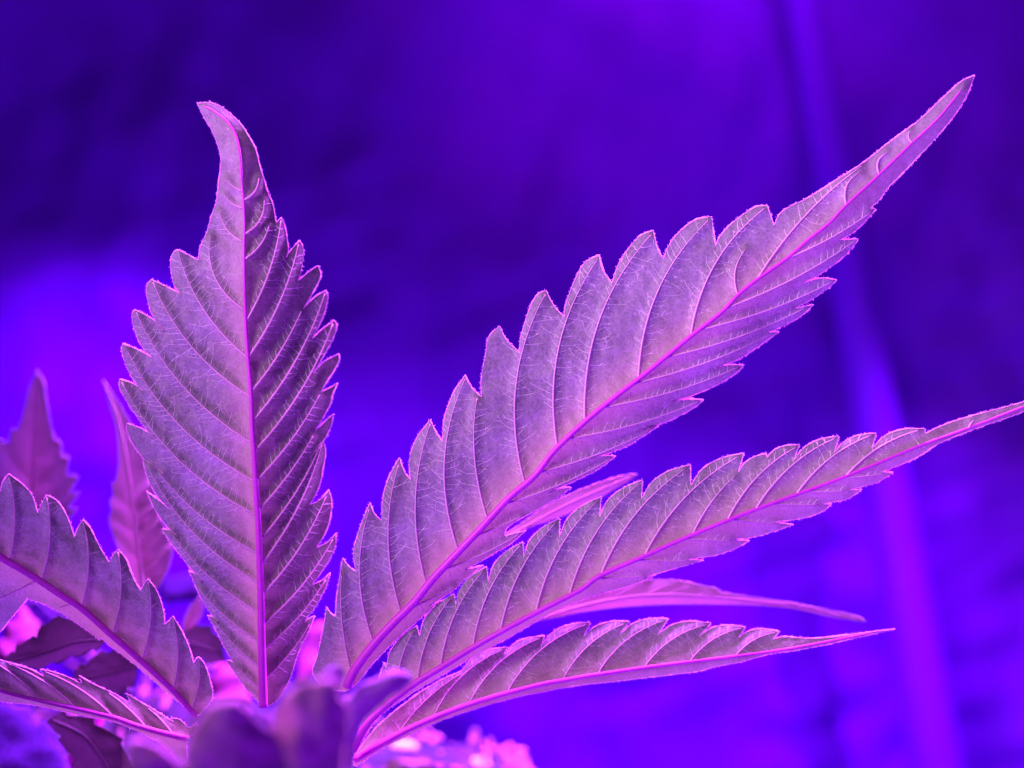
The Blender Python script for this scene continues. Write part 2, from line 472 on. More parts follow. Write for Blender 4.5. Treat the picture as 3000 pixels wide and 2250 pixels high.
aR = [C1((967, 722))[0], C1((1063, 846))[0], C1((1163, 980))[0], C1((1207, 1114))[0], C1((1250, 1278))[0], C1((1274, 1456))[0], C1((1268, 1612))[0],
      C2((1017, 100))[0], C2((974, 222))[0], C2((998, 438))[0], C2((1029, 630))[0], C2((1000, 806))[0], C2((933, 992))[0]]
aRy = [696, 770, 844, 912, 980, 1045, 1105, 1165, 1225, 1290, 1350, 1410, 1470]
midx = lambda y: 530 + (y - 700) * .045
A_v = [(t, D((midx(y), y))[0]) for t, y in zip(aL, aLy)] + [(t, D((midx(y), y))[0], .05) for t, y in zip(aR, aRy)]
A_v += [(C1((580, 800))[0], C1((755, 1215))[0], .16), (C1((632, 690))[0], C1((760, 860))[0], .12), (C1((655, 590))[0], C1((752, 655))[0], .1),
        (C1((675, 510))[0], C1((748, 572))[0], .1), (C1((845, 500))[0], C1((770, 610))[0], .15), (C1((875, 620))[0], C1((775, 800))[0], .15), (C1((900, 760))[0], C1((785, 930))[0], .1)]
Leaflet('leaflet', plant, A_out, A_mid, A_v, .199, dt=.003, foldp=.85, foldn=.05, seed=3, mid_w=(13, 3), wav=.5, puff=.55,
        label='upright leaflet with a hooked tip')

# ---- B: long leaflet to the upper right
B_up = side(   # base -> tip
    C3((165, 1335, 1), (80, 1320), (25, 1260), (45, 1180), (70, 1060), (82, 980, 1), (100, 1005), (120, 1018, 1)),
    C3((125, 940), (138, 850), (150, 770, 1), (175, 805), (208, 830, 1)),
    C3((195, 760), (205, 700), (235, 610), (266, 538, 1), (285, 585), (315, 612, 1)),
    C3((320, 520), (345, 430), (390, 347, 1), (410, 405), (437, 440, 1)),
    C3((432, 360), (460, 270), (520, 187, 1), (545, 240), (572, 280, 1)),
    C3((580, 180), (620, 70), (650, 25)), C4((104, 910, 1), (135, 970), (185, 1018, 1)),
    C4((180, 960), (187, 890), (205, 800), (213, 738), (240, 698), (272, 673, 1), (310, 745), (372, 800, 1)),
    C4((370, 745), (387, 680), (420, 580), (455, 520), (497, 497, 1), (530, 565), (585, 630, 1)),
    C4((590, 580), (612, 510), (660, 400), (700, 352), (755, 328, 1), (775, 400), (818, 465, 1)),
    C4((850, 370), (910, 280), (960, 230), (1018, 207, 1), (1035, 280), (1065, 347, 1)),
    C4((1100, 270), (1160, 200), (1230, 153), (1302, 140, 1), (1310, 200), (1322, 284, 1)),
    C5((20, 1055), (90, 980), (170, 920), (230, 886), (288, 882, 1), (305, 930), (328, 997, 1)),
    C5((360, 930), (430, 880), (500, 850), (600, 790), (700, 725), (840, 635), (960, 540), (1060, 465), (1150, 400), (1230, 325), (1320, 240), (1400, 170), (1472, 138, 1)))
B_lo = side(   # tip -> base
    C5((1450, 205), (1420, 270), (1370, 350), (1300, 440), (1230, 520), (1150, 605), (1060, 700), (980, 780), (930, 850), (880, 895, 1), (907, 903, 1)),
    C5((860, 960), (800, 1020), (740, 1062), (700, 1078, 1), (810, 1072, 1)),
    C5((770, 1130), (700, 1195), (620, 1255), (560, 1290), (490, 1325, 1), (560, 1303), (620, 1297), (685, 1308, 1)),
    C5((650, 1345), (580, 1395), (520, 1432), (440, 1472, 1), (552, 1449, 1)),
    C5((500, 1500), (430, 1545), (350, 1583), (290, 1608, 1), (356, 1600, 1)),
    C4((1590, 728), (1493, 795), (1420, 838), (1325, 875, 1), (1380, 861), (1460, 861, 1)),
    C4((1420, 900), (1350, 945), (1280, 980), (1200, 1012), (1115, 1037, 1), (1180, 1027), (1264, 1031, 1)),
    C4((1220, 1065), (1160, 1100), (1100, 1130), (1030, 1155), (940, 1189, 1), (1000, 1160), (1045, 1154, 1)),
    C4((980, 1200), (900, 1250), (800, 1290), (715, 1317, 1), (770, 1302), (837, 1304, 1)),
    C4((760, 1360), (680, 1405), (600, 1440), (515, 1480, 1), (570, 1459), (620, 1456, 1)),
    C4((560, 1500), (480, 1550), (400, 1592), (310, 1650)), C3((835, 678, 1), (924, 655, 1)),
    C3((860, 710), (800, 745), (740, 780), (670, 820, 1), (745, 802, 1)),
    C3((680, 850), (620, 905), (560, 945), (515, 978, 1), (567, 950, 1)),
    C3((500, 1005), (440, 1060), (380, 1112), (320, 1172), (270, 1225), (215, 1295)))
B_mid = (C3((168, 1318), (200, 1245), (270, 1150), (350, 1060), (450, 960), (540, 850), (640, 745), (740, 640), (850, 520), (960, 425))
         + C4((540, 1275), (700, 1125), (850, 1003), (1000, 888), (1200, 722), (1350, 605)) + C5((120, 1395), (230, 1305), (400, 1185), (520, 1080), (640, 985), (740, 880), (930, 705), (1100, 540), (1260, 390), (1400, 220)))
B_v = [(C3((150, 780))[0], C3((165, 1245))[0], .05), (C3((266, 545))[0], C3((270, 1115))[0], .09), (C3((390, 355))[0], C3((375, 990))[0]), (C3((520, 195))[0], C3((490, 872))[0]),
       (C4((104, 918))[0], C3((615, 722))[0], .1), (C4((268, 682))[0], C3((745, 592))[0], .1), (C4((494, 505))[0], C4((370, 1402))[0], .1), (C4((750, 336))[0], C4((545, 1260))[0], .1),
       (C4((1012, 215))[0], C4((690, 1132))[0], .1), (C4((1290, 148))[0], C4((945, 915))[0], .1), (C5((280, 888))[0], C4((1200, 705))[0], .1), (C5((840, 645))[0], C5((230, 1300))[0], .05),
       (C5((165, 1130))[0], C5((115, 1385))[0], .14), (C5((820, 690))[0], C5((735, 880))[0], .2), (C5((975, 580))[0], C5((930, 705))[0], .25), (C5((1100, 460))[0], C5((1115, 525))[0], .2)]
B_lo_t = [D((1890, 452))[0], D((1852, 517))[0], D((1803, 606))[0], D((1754, 658))[0], D((1680, 714))[0], D((1604, 789))[0], D((1517, 864))[0], D((1420, 920))[0], D((1327, 986))[0], D((1230, 1053))[0], D((1128, 1149))[0], D((1050, 1221))[0]]
B_lo_a = [D((1699, 562))[0], D((1567, 666))[0], D((1514, 712))[0], D((1438, 774))[0], D((1367, 828))[0], D((1296, 881))[0], D((1225, 948))[0], D((1150, 1015))[0], D((1085, 1085))[0], D((1015, 1155))[0], D((940, 1225))[0], D((870, 1300))[0]]
B_v += [(t, a, .035) for t, a in zip(B_lo_t, B_lo_a)]
Leaflet('leaflet', plant, B_up + B_lo, B_mid, B_v, .200, dt=.002, foldp=.75, foldn=.05, seed=11, mid_w=(14, 3), wav=.45, puff=.58,
        label='longest leaflet, reaching to the upper right')

# ---- C: leaflet to the right, running out of the frame
def teeth_up(*tn):
    """(notch, tip) pairs with a convex outer edge between them"""
    out = []
    for (nx, ny), (tx, ty) in tn:
        dx, dy = tx - nx, ty - ny
        L = math.hypot(dx, dy); px, py = dy / L, -dx / L
        if py > 0: px, py = -px, -py
        out += [(nx, ny, 1), (nx + dx * .3 + px * L * .13, ny + dy * .3 + py * L * .13), (nx + dx * .65 + px * L * .12, ny + dy * .65 + py * L * .12), (tx, ty, 1)]
    return out
c3 = lambda *p: C3(*p)
Cn = []
for conv, ps in ((C3, [((335, 1240), (462, 1058)), ((475, 1102), (620, 922)), ((628, 967), (757, 808)), ((766, 872), (911, 703)), ((915, 768), (1066, 604))]),
                 (C6, [((-92, 640), (92, 460)), ((85, 552), (275, 386)), ((270, 472), (487, 318)), ((488, 412), (723, 267)), ((697, 357), (822, 268)), ((824, 287), (968, 231)),
                       ((942, 302), (1143, 192)), ((1122, 267), (1307, 179)), ((1290, 245), (1522, 159))])):
    for a, b in ps: Cn.append((conv(a)[0], conv(b)[0]))
C_up = C3((190, 1590, 1), (240, 1440), (290, 1320), (325, 1214, 1)) + teeth_up(*Cn) + C6((1525, 181, 1), (1600, 145), (1720, 105), (1961, 40), (2200, -35, 1))
C_lo = side(C6((1961, 82), (1800, 140), (1600, 217), (1480, 290), (1330, 350, 1), (1382, 353, 1)),
            C6((1320, 392), (1250, 415), (1188, 430, 1), (1244, 429, 1)), C6((1180, 470), (1120, 482), (1072, 494, 1), (1112, 492, 1)),
            C6((1060, 530), (980, 555), (858, 572, 1), (942, 583, 1)), C6((850, 615), (780, 635), (678, 650, 1), (749, 654, 1)),
            C6((680, 690), (600, 718), (472, 737, 1), (545, 741, 1)), C6((450, 768), (380, 787), (283, 817, 1), (330, 806, 1)),
            C6((250, 842), (150, 872), (0, 918)), C3((1000, 1020), (850, 1108), (700, 1190), (550, 1278), (430, 1350), (300, 1445), (215, 1570)))
C_mid = C3((195, 1585), (250, 1480), (340, 1390), (450, 1305), (550, 1243), (700, 1150), (850, 1065), (1000, 985)) + C6((0, 872), (90, 808), (300, 715), (480, 635), (700, 545), (900, 470), (1100, 398), (1300, 318), (1500, 235), (1700, 163), (1961, 62), (2170, -20))
ct = [n[1] for n in Cn]
ca = [D((860, 1500))[0], D((900, 1475))[0], D((955, 1445))[0], D((1020, 1405))[0], D((1085, 1362))[0], D((1155, 1322))[0], D((1228, 1282))[0], C6((95, 802))[0], C6((280, 700))[0], C6((490, 620))[0], C6((640, 560))[0], C6((775, 512))[0], C6((950, 450))[0], C6((1180, 365))[0]]
C_v = [(t, a, .08) for t, a in zip(ct, ca)]
C_v += [(C6((t[0] - 6, t[1]))[0], C6((t[0] - w, t[2]))[0], .02) for t, w in (((1380, 352, 312), 250), ((1242, 428, 370), 280), ((1110, 492, 420), 290), ((940, 581, 480), 310), ((747, 653, 560), 330), ((543, 741, 640), 330), ((328, 805, 730), 310))]
C_v += [(C6((1740, 120))[0], C6((1715, 158))[0], .05)]
Leaflet('leaflet', plant, C_up + C_lo, C_mid, C_v, .2005, dt=.001, foldp=.9, foldn=.12, seed=21, mid_w=(11, 3), wav=.4, puff=.58,
        label='leaflet running off the right side of the photo')

# ---- D: lowest leaflet on the right
Dn = [(C3(a)[0], C3(b)[0]) for a, b in [((655, 1247), (845, 1148)), ((830, 1182), (1003, 1100)), ((988, 1142), (1197, 1043))]] + \
     [(C6(a)[0], C6(b)[0]) for a, b in [((12, 1082), (215, 1011)), ((172, 1074), (389, 999)), ((340, 1074), (578, 1019)), ((525, 1079), (730, 1036)), ((697, 1084), (880, 1056))]]
D_up = C3((195, 1610, 1), (300, 1480), (420, 1380), (540, 1300)) + teeth_up(*Dn) + C6((850, 1092, 1), (900, 1078), (1000, 1086), (1100, 1080), (1230, 1064), (1392, 1044, 1))
D_lo = C6((1230, 1080), (1100, 1110), (950, 1140), (850, 1152), (715, 1188, 1), (700, 1192), (600, 1210), (535, 1228, 1), (520, 1232), (370, 1250), (180, 1272), (0, 1292)) + C3((1000, 1335), (850, 1368), (700, 1412), (550, 1465), (400, 1535), (300, 1585), (205, 1650))
D_mid = C3((200, 1625), (350, 1535), (500, 1462), (700, 1385), (950, 1315)) + C6((0, 1258), (100, 1243), (300, 1213), (500, 1188), (700, 1163), (850, 1143), (1000, 1118), (1290, 1060))
dt_ = [n[1] for n in Dn]
da = [D((930, 1535))[0], D((1010, 1510))[0], D((1090, 1490))[0], C6((-70, 1270))[0], C6((80, 1246))[0], C6((290, 1214))[0], C6((490, 1189))[0], C6((680, 1166))[0]]
D_v = [(t, a, .1) for t, a in zip(dt_, da)] + [(C3((655, 1255))[0], D((850, 1565))[0], .06)]
Leaflet('leaflet', plant, D_up + D_lo, D_mid, D_v, .203, dt=.004, foldp=1.0, foldn=.38, seed=31, lat_w=1.7, mid_w=(10, 3), wav=.5, puff=.55, tick_w=1.2,
        label='darker narrow leaflet below the other right-hand ones')

# ---- E: broad leaflet on the left
E_out = side(
    C7((800, 1450, 1), (845, 1400), (862, 1365), (850, 1300), (830, 1240), (805, 1208, 1), (792, 1220), (785, 1237, 1)),
    C7((770, 1180), (740, 1110), (700, 1043, 1), (685, 1062), (665, 1078, 1)), C7((663, 1025), (637, 945), (600, 893, 1), (585, 912), (570, 940, 1)),
    C7((538, 885), (512, 815), (478, 773, 1), (458, 795), (442, 827, 1)), C7((402, 760), (368, 690), (337, 653, 1), (318, 680), (302, 722, 1)),
    C7((272, 640), (235, 580), (190, 553, 1), (170, 585), (153, 628, 1)), C7((130, 555), (90, 508), (35, 468, 1), (12, 500), (-2, 548, 1)),
    C7((-30, 480), (-80, 430), (-150, 400, 1), (-165, 440), (-180, 470, 1)), C7((-220, 420), (-330, 420), (-420, 520, 1)))
E_out += C7((-330, 640), (-200, 780), (-120, 960), (0, 1110, 1), (45, 1052), (112, 972, 1), (200, 1005), (330, 1085), (405, 1140, 1), (412, 1132, 1), (440, 1160), (560, 1252), (690, 1365))
E_mid = C7((797, 1452), (700, 1345), (560, 1215), (440, 1110), (330, 1012), (250, 960), (165, 903), (80, 850), (0, 803), (-150, 700), (-300, 600), (-390, 530))
e_t = [C7(q)[0] for q in ((805, 1213), (700, 1050), (600, 900), (478, 780), (337, 660), (190, 560), (35, 476))]
e_a = [C7(q)[0] for q in ((775, 1425), (700, 1345), (570, 1225), (455, 1125), (335, 1015), (165, 903), (40, 830))]
E_v = [(t, a, .07) for t, a in zip(e_t, e_a)] + [(C7((30, 1060))[0], C7((300, 990))[0], .03), (C7((-60, 990))[0], C7((150, 895))[0], .03)]
Leaflet('leaflet', plant, E_out, E_mid, E_v, .199, dt=-.006, foldp=.12, foldn=.8, seed=41, mid_w=(8, 11), wav=.5, puff=.55, tick_w=1.3,
        label='broad leaflet cut by the left edge of the photo')

# ---- F: narrow leaflet at the lower left
F_out = side(
    E1((-260, 760, 1), (-100, 820), (0, 850), (100, 880), (230, 920), (335, 978, 1), (300, 920, 1)), E1((400, 940), (500, 975), (615, 1033, 1), (590, 966, 1)),
    E1((700, 1030), (850, 1100), (988, 1178, 1), (940, 1098, 1)), E1((1060, 1170), (1180, 1240), (1300, 1318, 1), (1285, 1284, 1)),
    E1((1350, 1300), (1410, 1355), (1475, 1325, 1), (1450, 1400), (1400, 1450)),
    E1((1395, 1600), (1350, 1625, 1), (1280, 1540), (1200, 1475), (1100, 1420), (1000, 1372), (850, 1312), (650, 1272), (450, 1232), (250, 1187), (0, 1160), (-260, 1100, 1)))
F_mid = E1((1400, 1440), (1200, 1392), (1000, 1335), (850, 1282), (600, 1222), (300, 1155), (0, 1080), (-230, 980))
F_v = [(E1(a)[0], E1(b)[0], .06) for a, b in (((305, 925), (850, 1282)), ((595, 972), (1110, 1365)), ((945, 1104), (1300, 1415)), ((10, 858), (560, 1212)), ((-200, 790), (300, 1155)))]
Leaflet('leaflet', plant, F_out, F_mid, F_v, .1985, dt=.002, foldp=.3, foldn=.9, seed=51, mid_w=(9, 5), wav=.5, puff=.5, ticks=False, bow=.03,
        label='narrow leaflet low on the left')

# ---- leaflets of the lower leaf behind, soft in the photo
K_out = C6((1262, 1013, 1), (1200, 983), (1000, 943), (800, 908), (600, 882, 1), (625, 886), (590, 863), (512, 848, 1), (530, 852), (440, 833), (320, 828), (200, 843), (100, 878), (-60, 930), (-240, 1020, 1),
           (-100, 992), (0, 972), (200, 947), (400, 936), (600, 936), (800, 942), (950, 957), (1100, 990))
K_mid = C6((-220, 1012), (0, 945), (200, 905), (400, 893), (600, 905), (800, 923), (1000, 952), (1240, 1008))
Leaflet('leaflet', plant, K_out, K_mid, [(C6(a)[0], C6(b)[0], .05) for a, b in (((300, 832), (150, 912)), ((430, 838), (300, 898)), ((505, 852), (390, 893)), ((600, 882), (500, 899)))], .226, dt=.006, foldp=.5, foldn=.3, seed=61, lat_w=1.6,
        m_leaf=M_rear, m_edge=M_rvein, m_mid=M_rvein, mid_w=(5, 3), ticks=False, hairs=False, edge_w=2, grid=14, label='soft leaflet bending down behind the right-hand ones')
J_out = C4((940, 1391, 1), (880, 1398), (750, 1437), (620, 1487), (500, 1548), (370, 1635), (200, 1760, 1), (330, 1695), (430, 1645), (560, 1602), (700, 1543), (800, 1482), (900, 1422))
J_mid = C4((205, 1755), (430, 1630), (620, 1530), (800, 1450), (930, 1396))
Leaflet('leaflet', plant, J_out, J_mid, [], .222, dt=.004, foldp=.4, foldn=.4, seed=62, lat_w=1.6, m_leaf=M_rear, m_edge=M_rvein, m_mid=M_rvein, mid_w=(5, 3), ticks=False, hairs=False, edge_w=3, grid=14,
        label='slim soft leaflet seen between two sharp ones')

# ---- young leaves of the growing tip, close to the camera
def dome(name, parent, outline, d, bulge, m, label=None, seed=1, grid=14, tilt=.9):
    poly = smooth_poly(outline + [outline[0]], 10)[:-1]
    poly = poly + 5 * np.stack([Noise2(seed + 7, 10, 30, 110)(poly), Noise2(seed + 8, 10, 30, 110)(poly)], 1)
    lo, hi = poly.min(0), poly.max(0)
    gx, gy = np.meshgrid(np.arange(lo[0], hi[0], grid), np.arange(lo[1], hi[1], grid))
    G = np.stack([gx.ravel(), gy.ravel()], 1) + rng.uniform(-.2, .2, (gx.size, 2)) * grid
    G = G[inside(G, poly)]
    cl = np.vstack([poly, poly[:1]])
    G = G[pl_dist(G, cl)[0] > grid * .5]
    n0 = len(poly)
    vv, _, ff, *_ = delaunay_2d_cdt([Vector(p) for p in np.vstack([poly, G])], [(i, (i + 1) % n0) for i in range(n0)], [], 1, 1e-5)
    P = np.array([tuple(v) for v in vv]); q = pl_dist(P, cl)[0]
    mx = q.max(); h = np.sqrt(np.clip(1 - (1 - q / mx) ** 2, 0, 1))
    ns = Noise2(seed, 8, 90, 260)(P)
    rim = q < .5
    d = d + tilt * (np.minimum(P[:, 1], 2260) - lo[1]) / 3000 * 2 * TX * d
    front = unp(P, d - bulge * h - .45 * bulge * ns * h)
    back = unp(P, d + .4 * bulge * h)
    n = len(P)
    idb = np.where(rim, np.arange(n), np.arange(n) + n)
    F = []
    for f in ff:
        a, b, c = P[f[0]], P[f[1]], P[f[2]]
        f = tuple(f) if (b[0] - a[0]) * (c[1] - a[1]) - (b[1] - a[1]) * (c[0] - a[0]) > 0 else tuple(f[::-1])
        F.append(f); F.append(tuple(int(idb[i]) for i in f[::-1]))
    o = mesh_obj(name, np.vstack([front, back]), F, m, parent, attrs={'pale': np.zeros(2 * n)})
    if label: o['label'] = label
    return o

dome('young_leaf', plant, B2((120, 1330, 1), (125, 1000), (190, 820), (240, 720), (330, 635), (440, 580), (560, 562), (615, 588), (680, 680), (780, 785), (860, 850), (930, 930), (1000, 1100), (1010, 1330, 1)),
     .122, .0025, M_bud, 'dark blurred young leaf with a pointed top', 5)
dome('young_leaf', plant, B2((860, 1330, 1), (860, 1000), (890, 760), (950, 580), (1050, 480), (1200, 425), (1300, 400), (1430, 420), (1470, 540), (1520, 660), (1545, 800), (1530, 1000), (1480, 1330, 1)),
     .126, .0025, M_bud, 'dark blurred rounded young leaf', 6)
dome('young_leaf', plant, B2((1300, 440, 1), (1310, 345), (1380, 308), (1470, 312), (1520, 350), (1512, 410), (1440, 445)), .150, .0012, M_budpale, 'small pale curled young leaf tip', 7)
dome('young_leaf', plant, B2((1420, 1330, 1), (1450, 1000), (1500, 760), (1450, 520), (1500, 560), (1600, 500), (1720, 430), (1850, 350), (1960, 325), (2070, 370), (2090, 430), (2010, 500), (1860, 590), (1740, 700), (1650, 830), (1590, 980), (1540, 1330, 1)),
     .152, .0028, M_budpale, 'pale violet young leaf curling to the right', 8)
dome('young_leaf', plant, E1((930, 1760, 1), (950, 1500), (1010, 1450), (1120, 1460), (1230, 1510), (1320, 1590), (1420, 1640), (1430, 1760, 1)), .132, .002, M_bud, 'dark blurred young leaf low on the left of the tip', 9)
dome('young_leaf', plant, C3((325, 1760, 1), (330, 1645), (400, 1622), (490, 1625), (530, 1660), (540, 1760, 1)), .15, .003, M_bud, 'dark young leaf at the bottom edge', 10)
mb = MB()
st = np.array([[rp[0] + .002 * math.sin(i * .9), .2 + .004 * (i / 7), SOIL_Z - .012 + (rp[2] - SOIL_Z + .012) * i / 7] for i in range(8)])
mb.tube(st, np.linspace(.0035, .0024, 8), 10)
mesh_obj('stem', mb.verts(), mb.f, M_mid, plant)

# ================================================================== the plant behind
rear = empty('cannabis_plant', (-.105, .262, SOIL_Z))
tag(rear, 'blurred cannabis plant behind the left leaflets, two upright soft leaflets showing', 'plant')
H_out = C7((152, 43, 1), (176, 100), (196, 220), (220, 332, 1), (243, 333, 1), (250, 400, 1), (277, 400, 1), (268, 475, 1), (318, 478, 1), (280, 548, 1), (323, 543, 1), (270, 612, 1), (312, 606, 1), (255, 690), (150, 860), (100, 940, 1),
           (30, 880), (-60, 700), (-80, 560, 1), (-45, 590), (-60, 440, 1), (-20, 470), (-5, 325, 1), (35, 350, 1), (47, 280, 1), (70, 288), (95, 220), (115, 130))
Leaflet('leaflet', rear, H_out, C7((100, 930), (125, 600), (140, 350), (150, 120), (152, 55)), [(C7(a)[0], C7(b)[0], .06) for a, b in (((275, 402), (130, 520)), ((315, 480), (122, 640)), ((320, 545), (115, 730)), ((240, 335), (137, 410)), ((-3, 330), (130, 500)), ((-55, 445), (122, 640)))],
        .262, dt=.004, foldp=.3, foldn=.3, seed=71, lat_w=1.6, m_leaf=M_rear, m_edge=M_rvein, m_mid=M_rvein, ticks=False, hairs=False, edge_w=2, grid=14, mid_w=(6, 3), label='soft toothed leaflet at the left edge')
I_out = C7((416, 86, 1), (468, 160), (515, 240), (560, 330), (602, 440), (650, 640), (692, 750), (684, 840), (645, 915), (590, 990, 1), (535, 880), (480, 775), (450, 690), (440, 640, 1), (452, 625), (444, 570, 1), (458, 560), (456, 505, 1), (470, 495), (480, 400), (470, 280), (442, 180))
Leaflet('leaflet', rear, I_out, C7((588, 975), (570, 850), (545, 650), (520, 450), (480, 250), (420, 95)), [(C7(a)[0], C7(b)[0], .06) for a, b in (((690, 750), (575, 880)), ((670, 690), (565, 810)), ((655, 640), (555, 730)), ((640, 580), (545, 650)), ((620, 500), (530, 570)), ((450, 690), (565, 810)), ((440, 620), (550, 700)), ((455, 540), (535, 600)))],
        .245, dt=.006, foldp=.5, foldn=.5, seed=72, lat_w=1.6, m_leaf=M_rear, m_edge=M_rvein, m_mid=M_rvein, ticks=False, hairs=False, edge_w=2, grid=14, mid_w=(7, 3), puff=.9, label='soft pinkish leaflet beside the upright sharp one')
G_out = E1((20, 870, 1), (110, 800), (150, 745), (270, 690), (330, 600), (470, 535), (640, 620), (800, 700, 1), (700, 765), (540, 812), (400, 862), (270, 912), (120, 885))
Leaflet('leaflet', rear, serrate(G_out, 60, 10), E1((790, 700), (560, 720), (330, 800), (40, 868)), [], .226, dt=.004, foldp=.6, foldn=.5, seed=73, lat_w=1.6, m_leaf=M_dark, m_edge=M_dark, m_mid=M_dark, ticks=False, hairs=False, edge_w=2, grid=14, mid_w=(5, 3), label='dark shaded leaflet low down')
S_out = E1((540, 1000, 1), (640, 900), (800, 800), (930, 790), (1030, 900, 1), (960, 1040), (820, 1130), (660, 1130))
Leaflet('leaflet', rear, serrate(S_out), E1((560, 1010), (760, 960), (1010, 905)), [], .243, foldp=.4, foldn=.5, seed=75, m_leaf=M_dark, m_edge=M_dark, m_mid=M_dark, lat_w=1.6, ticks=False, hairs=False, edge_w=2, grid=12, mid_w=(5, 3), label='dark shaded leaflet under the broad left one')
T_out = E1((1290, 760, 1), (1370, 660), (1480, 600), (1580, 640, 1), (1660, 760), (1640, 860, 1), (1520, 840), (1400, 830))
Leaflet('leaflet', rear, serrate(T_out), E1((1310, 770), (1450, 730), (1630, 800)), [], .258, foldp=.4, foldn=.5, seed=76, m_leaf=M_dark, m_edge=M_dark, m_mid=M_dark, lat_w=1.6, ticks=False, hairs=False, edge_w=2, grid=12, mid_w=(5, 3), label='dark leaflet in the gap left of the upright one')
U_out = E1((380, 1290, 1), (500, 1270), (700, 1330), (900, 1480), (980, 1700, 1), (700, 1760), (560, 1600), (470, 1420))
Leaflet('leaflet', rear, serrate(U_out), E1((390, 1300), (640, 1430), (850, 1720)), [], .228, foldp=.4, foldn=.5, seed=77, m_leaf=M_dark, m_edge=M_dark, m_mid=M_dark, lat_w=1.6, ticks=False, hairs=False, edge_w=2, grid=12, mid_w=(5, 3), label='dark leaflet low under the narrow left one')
R_out = E1((1490, 385, 1), (1520, 450), (1500, 540), (1430, 610), (1370, 660, 1), (1375, 560), (1420, 460))
Leaflet('leaflet', rear, R_out, E1((1375, 650), (1430, 540), (1490, 395)), [], .252, foldp=.4, foldn=.4, seed=74, lat_w=1.6, m_leaf=M_rear, m_edge=M_rvein, m_mid=M_rvein, ticks=False, hairs=False, edge_w=2, grid=12, mid_w=(5, 3), label='small reddish leaflet tip')
mb = MB()
mb.tube(np.array([[-.105, .262, SOIL_Z - .012], [-.098, .262, .120], [-.088, .26, .14]]), [.003, .0026, .002], 8)
mesh_obj('stem', mb.verts(), mb.f, M_mid, rear)

# ================================================================== pot, litter
PC, PR = np.array([-.120, .262]), .155
pot = empty('fabric_pot', (PC[0], PC[1], FLOOR))
tag(pot, 'round pale fabric pot filled with mulched potting mix under the plants', 'pot')
ns = Noise2(91, 24, .012, .06); ns3 = Noise2(92, 30, .004, .012)
V = []; F = []; n = 72; prof = [(.0, FLOOR + .004), (.90, FLOOR + .004), (.955, FLOOR + .03), (1.0, .01), (1.006, .050), (1.01, .066), (1.0, .069), (.985, .066), (.982, .05)]
for r, z in prof:
    for k in range(n):
        a = k / n * 2 * math.pi
        w = 1 + .012 * math.sin(5 * a + 9 * z) + .006 * math.sin(11 * a)
        V.append((PC[0] + PR * r * w * math.cos(a), PC[1] + PR * r * w * math.sin(a), z))
for i in range(len(prof) - 1):
    for k in range(n):
        a, b = i * n + k, i * n + (k + 1) % n
        F.append((a, b, b + n, a + n))
mesh_obj('pot_wall', V, F, M_fabric, pot)
g = 120
V = []; F = []
def soil_z(xy):
    r = np.linalg.norm(xy - PC, axis=1) / PR
    return SOIL_Z - .008 + .0035 * ns(xy) + .0012 * ns3(xy) - .022 * np.clip((r - .35) / .65, 0, 1) ** 3.1
rr = np.linspace(0, .98, 70)
P = np.array([[PC[0] + PR * r * math.cos(a), PC[1] + PR * r * math.sin(a)] for r in rr for a in np.arange(n * 2) / (n * 2) * 2 * math.pi])
Z = soil_z(P)
m = n * 2
F = [(i * m + k, i * m + (k + 1) % m, (i + 1) * m + (k + 1) % m, (i + 1) * m + k) for i in range(len(rr) - 1) for k in range(m)]
mesh_obj('potting_mix', np.column_stack([P, Z]), F, M_soil, pot)

# straw stalks lying and leaning on the mix (the ones the photo shows)
stalks = [  # (end px, end px, width px, lift, dark)
    (E1((180, 430))[0], E1((360, 605))[0], 22, .004, 0), (E1((235, 395))[0], E1((430, 560))[0], 20, .004, 0),
    (E1((600, 830))[0], E1((760, 1010))[0], 24, .004, 0), (E1((690, 770))[0], E1((850, 1050))[0], 22, .004, 0),
    (E1((900, 800))[0], E1((960, 1090))[0], 40, .004, 0), (E1((1095, 980))[0], E1((1060, 1160))[0], 26, .003, 0),
    (E1((1290, 1110))[0], E1((1210, 1240))[0], 24, .003, 0), (E1((540, 1280))[0], E1((650, 1570))[0], 34, .003, 0),
    (E1((1490, 660))[0], E1((1420, 760))[0], 22, .004, 0), (E1((1540, 700))[0], E1((1460, 810))[0], 24, .004, 0),
    (E1((1660, 840))[0], E1((1540, 930))[0], 22, .004, 0), (E1((790, 1560))[0], E1((750, 1760))[0], 36, .003, 0),
    (E1((1215, 440))[0], E1((1500, 375))[0], 10, .006, 1), (E1((745, 1440))[0], E1((690, 1760))[0], 12, .003, 1),
    (E1((900, 1380))[0], E1((890, 1760))[0], 16, .003, 1), (E1((330, 600))[0], E1((520, 800))[0], 18, .003, 1),
    (E1((480, 860))[0], E1((690, 1060))[0], 16, .002, 1), (E1((1130, 1150))[0], E1((1330, 1010))[0], 14, .002, 1)]
def hit_d(p):
    """distance at which the view line through p meets the mix"""
    for d in np.linspace(.16, .46, 151):
        c = unp(np.array(p), d)
        if c[2] <= soil_z(c[None, :2])[0]: return d
    return .46
def surf_d(p):
    k = (p[1] - 1125) / 1125 * TZ
    return min(max((H - SOIL_Z + .002) / max(k, .05), .205), .40)
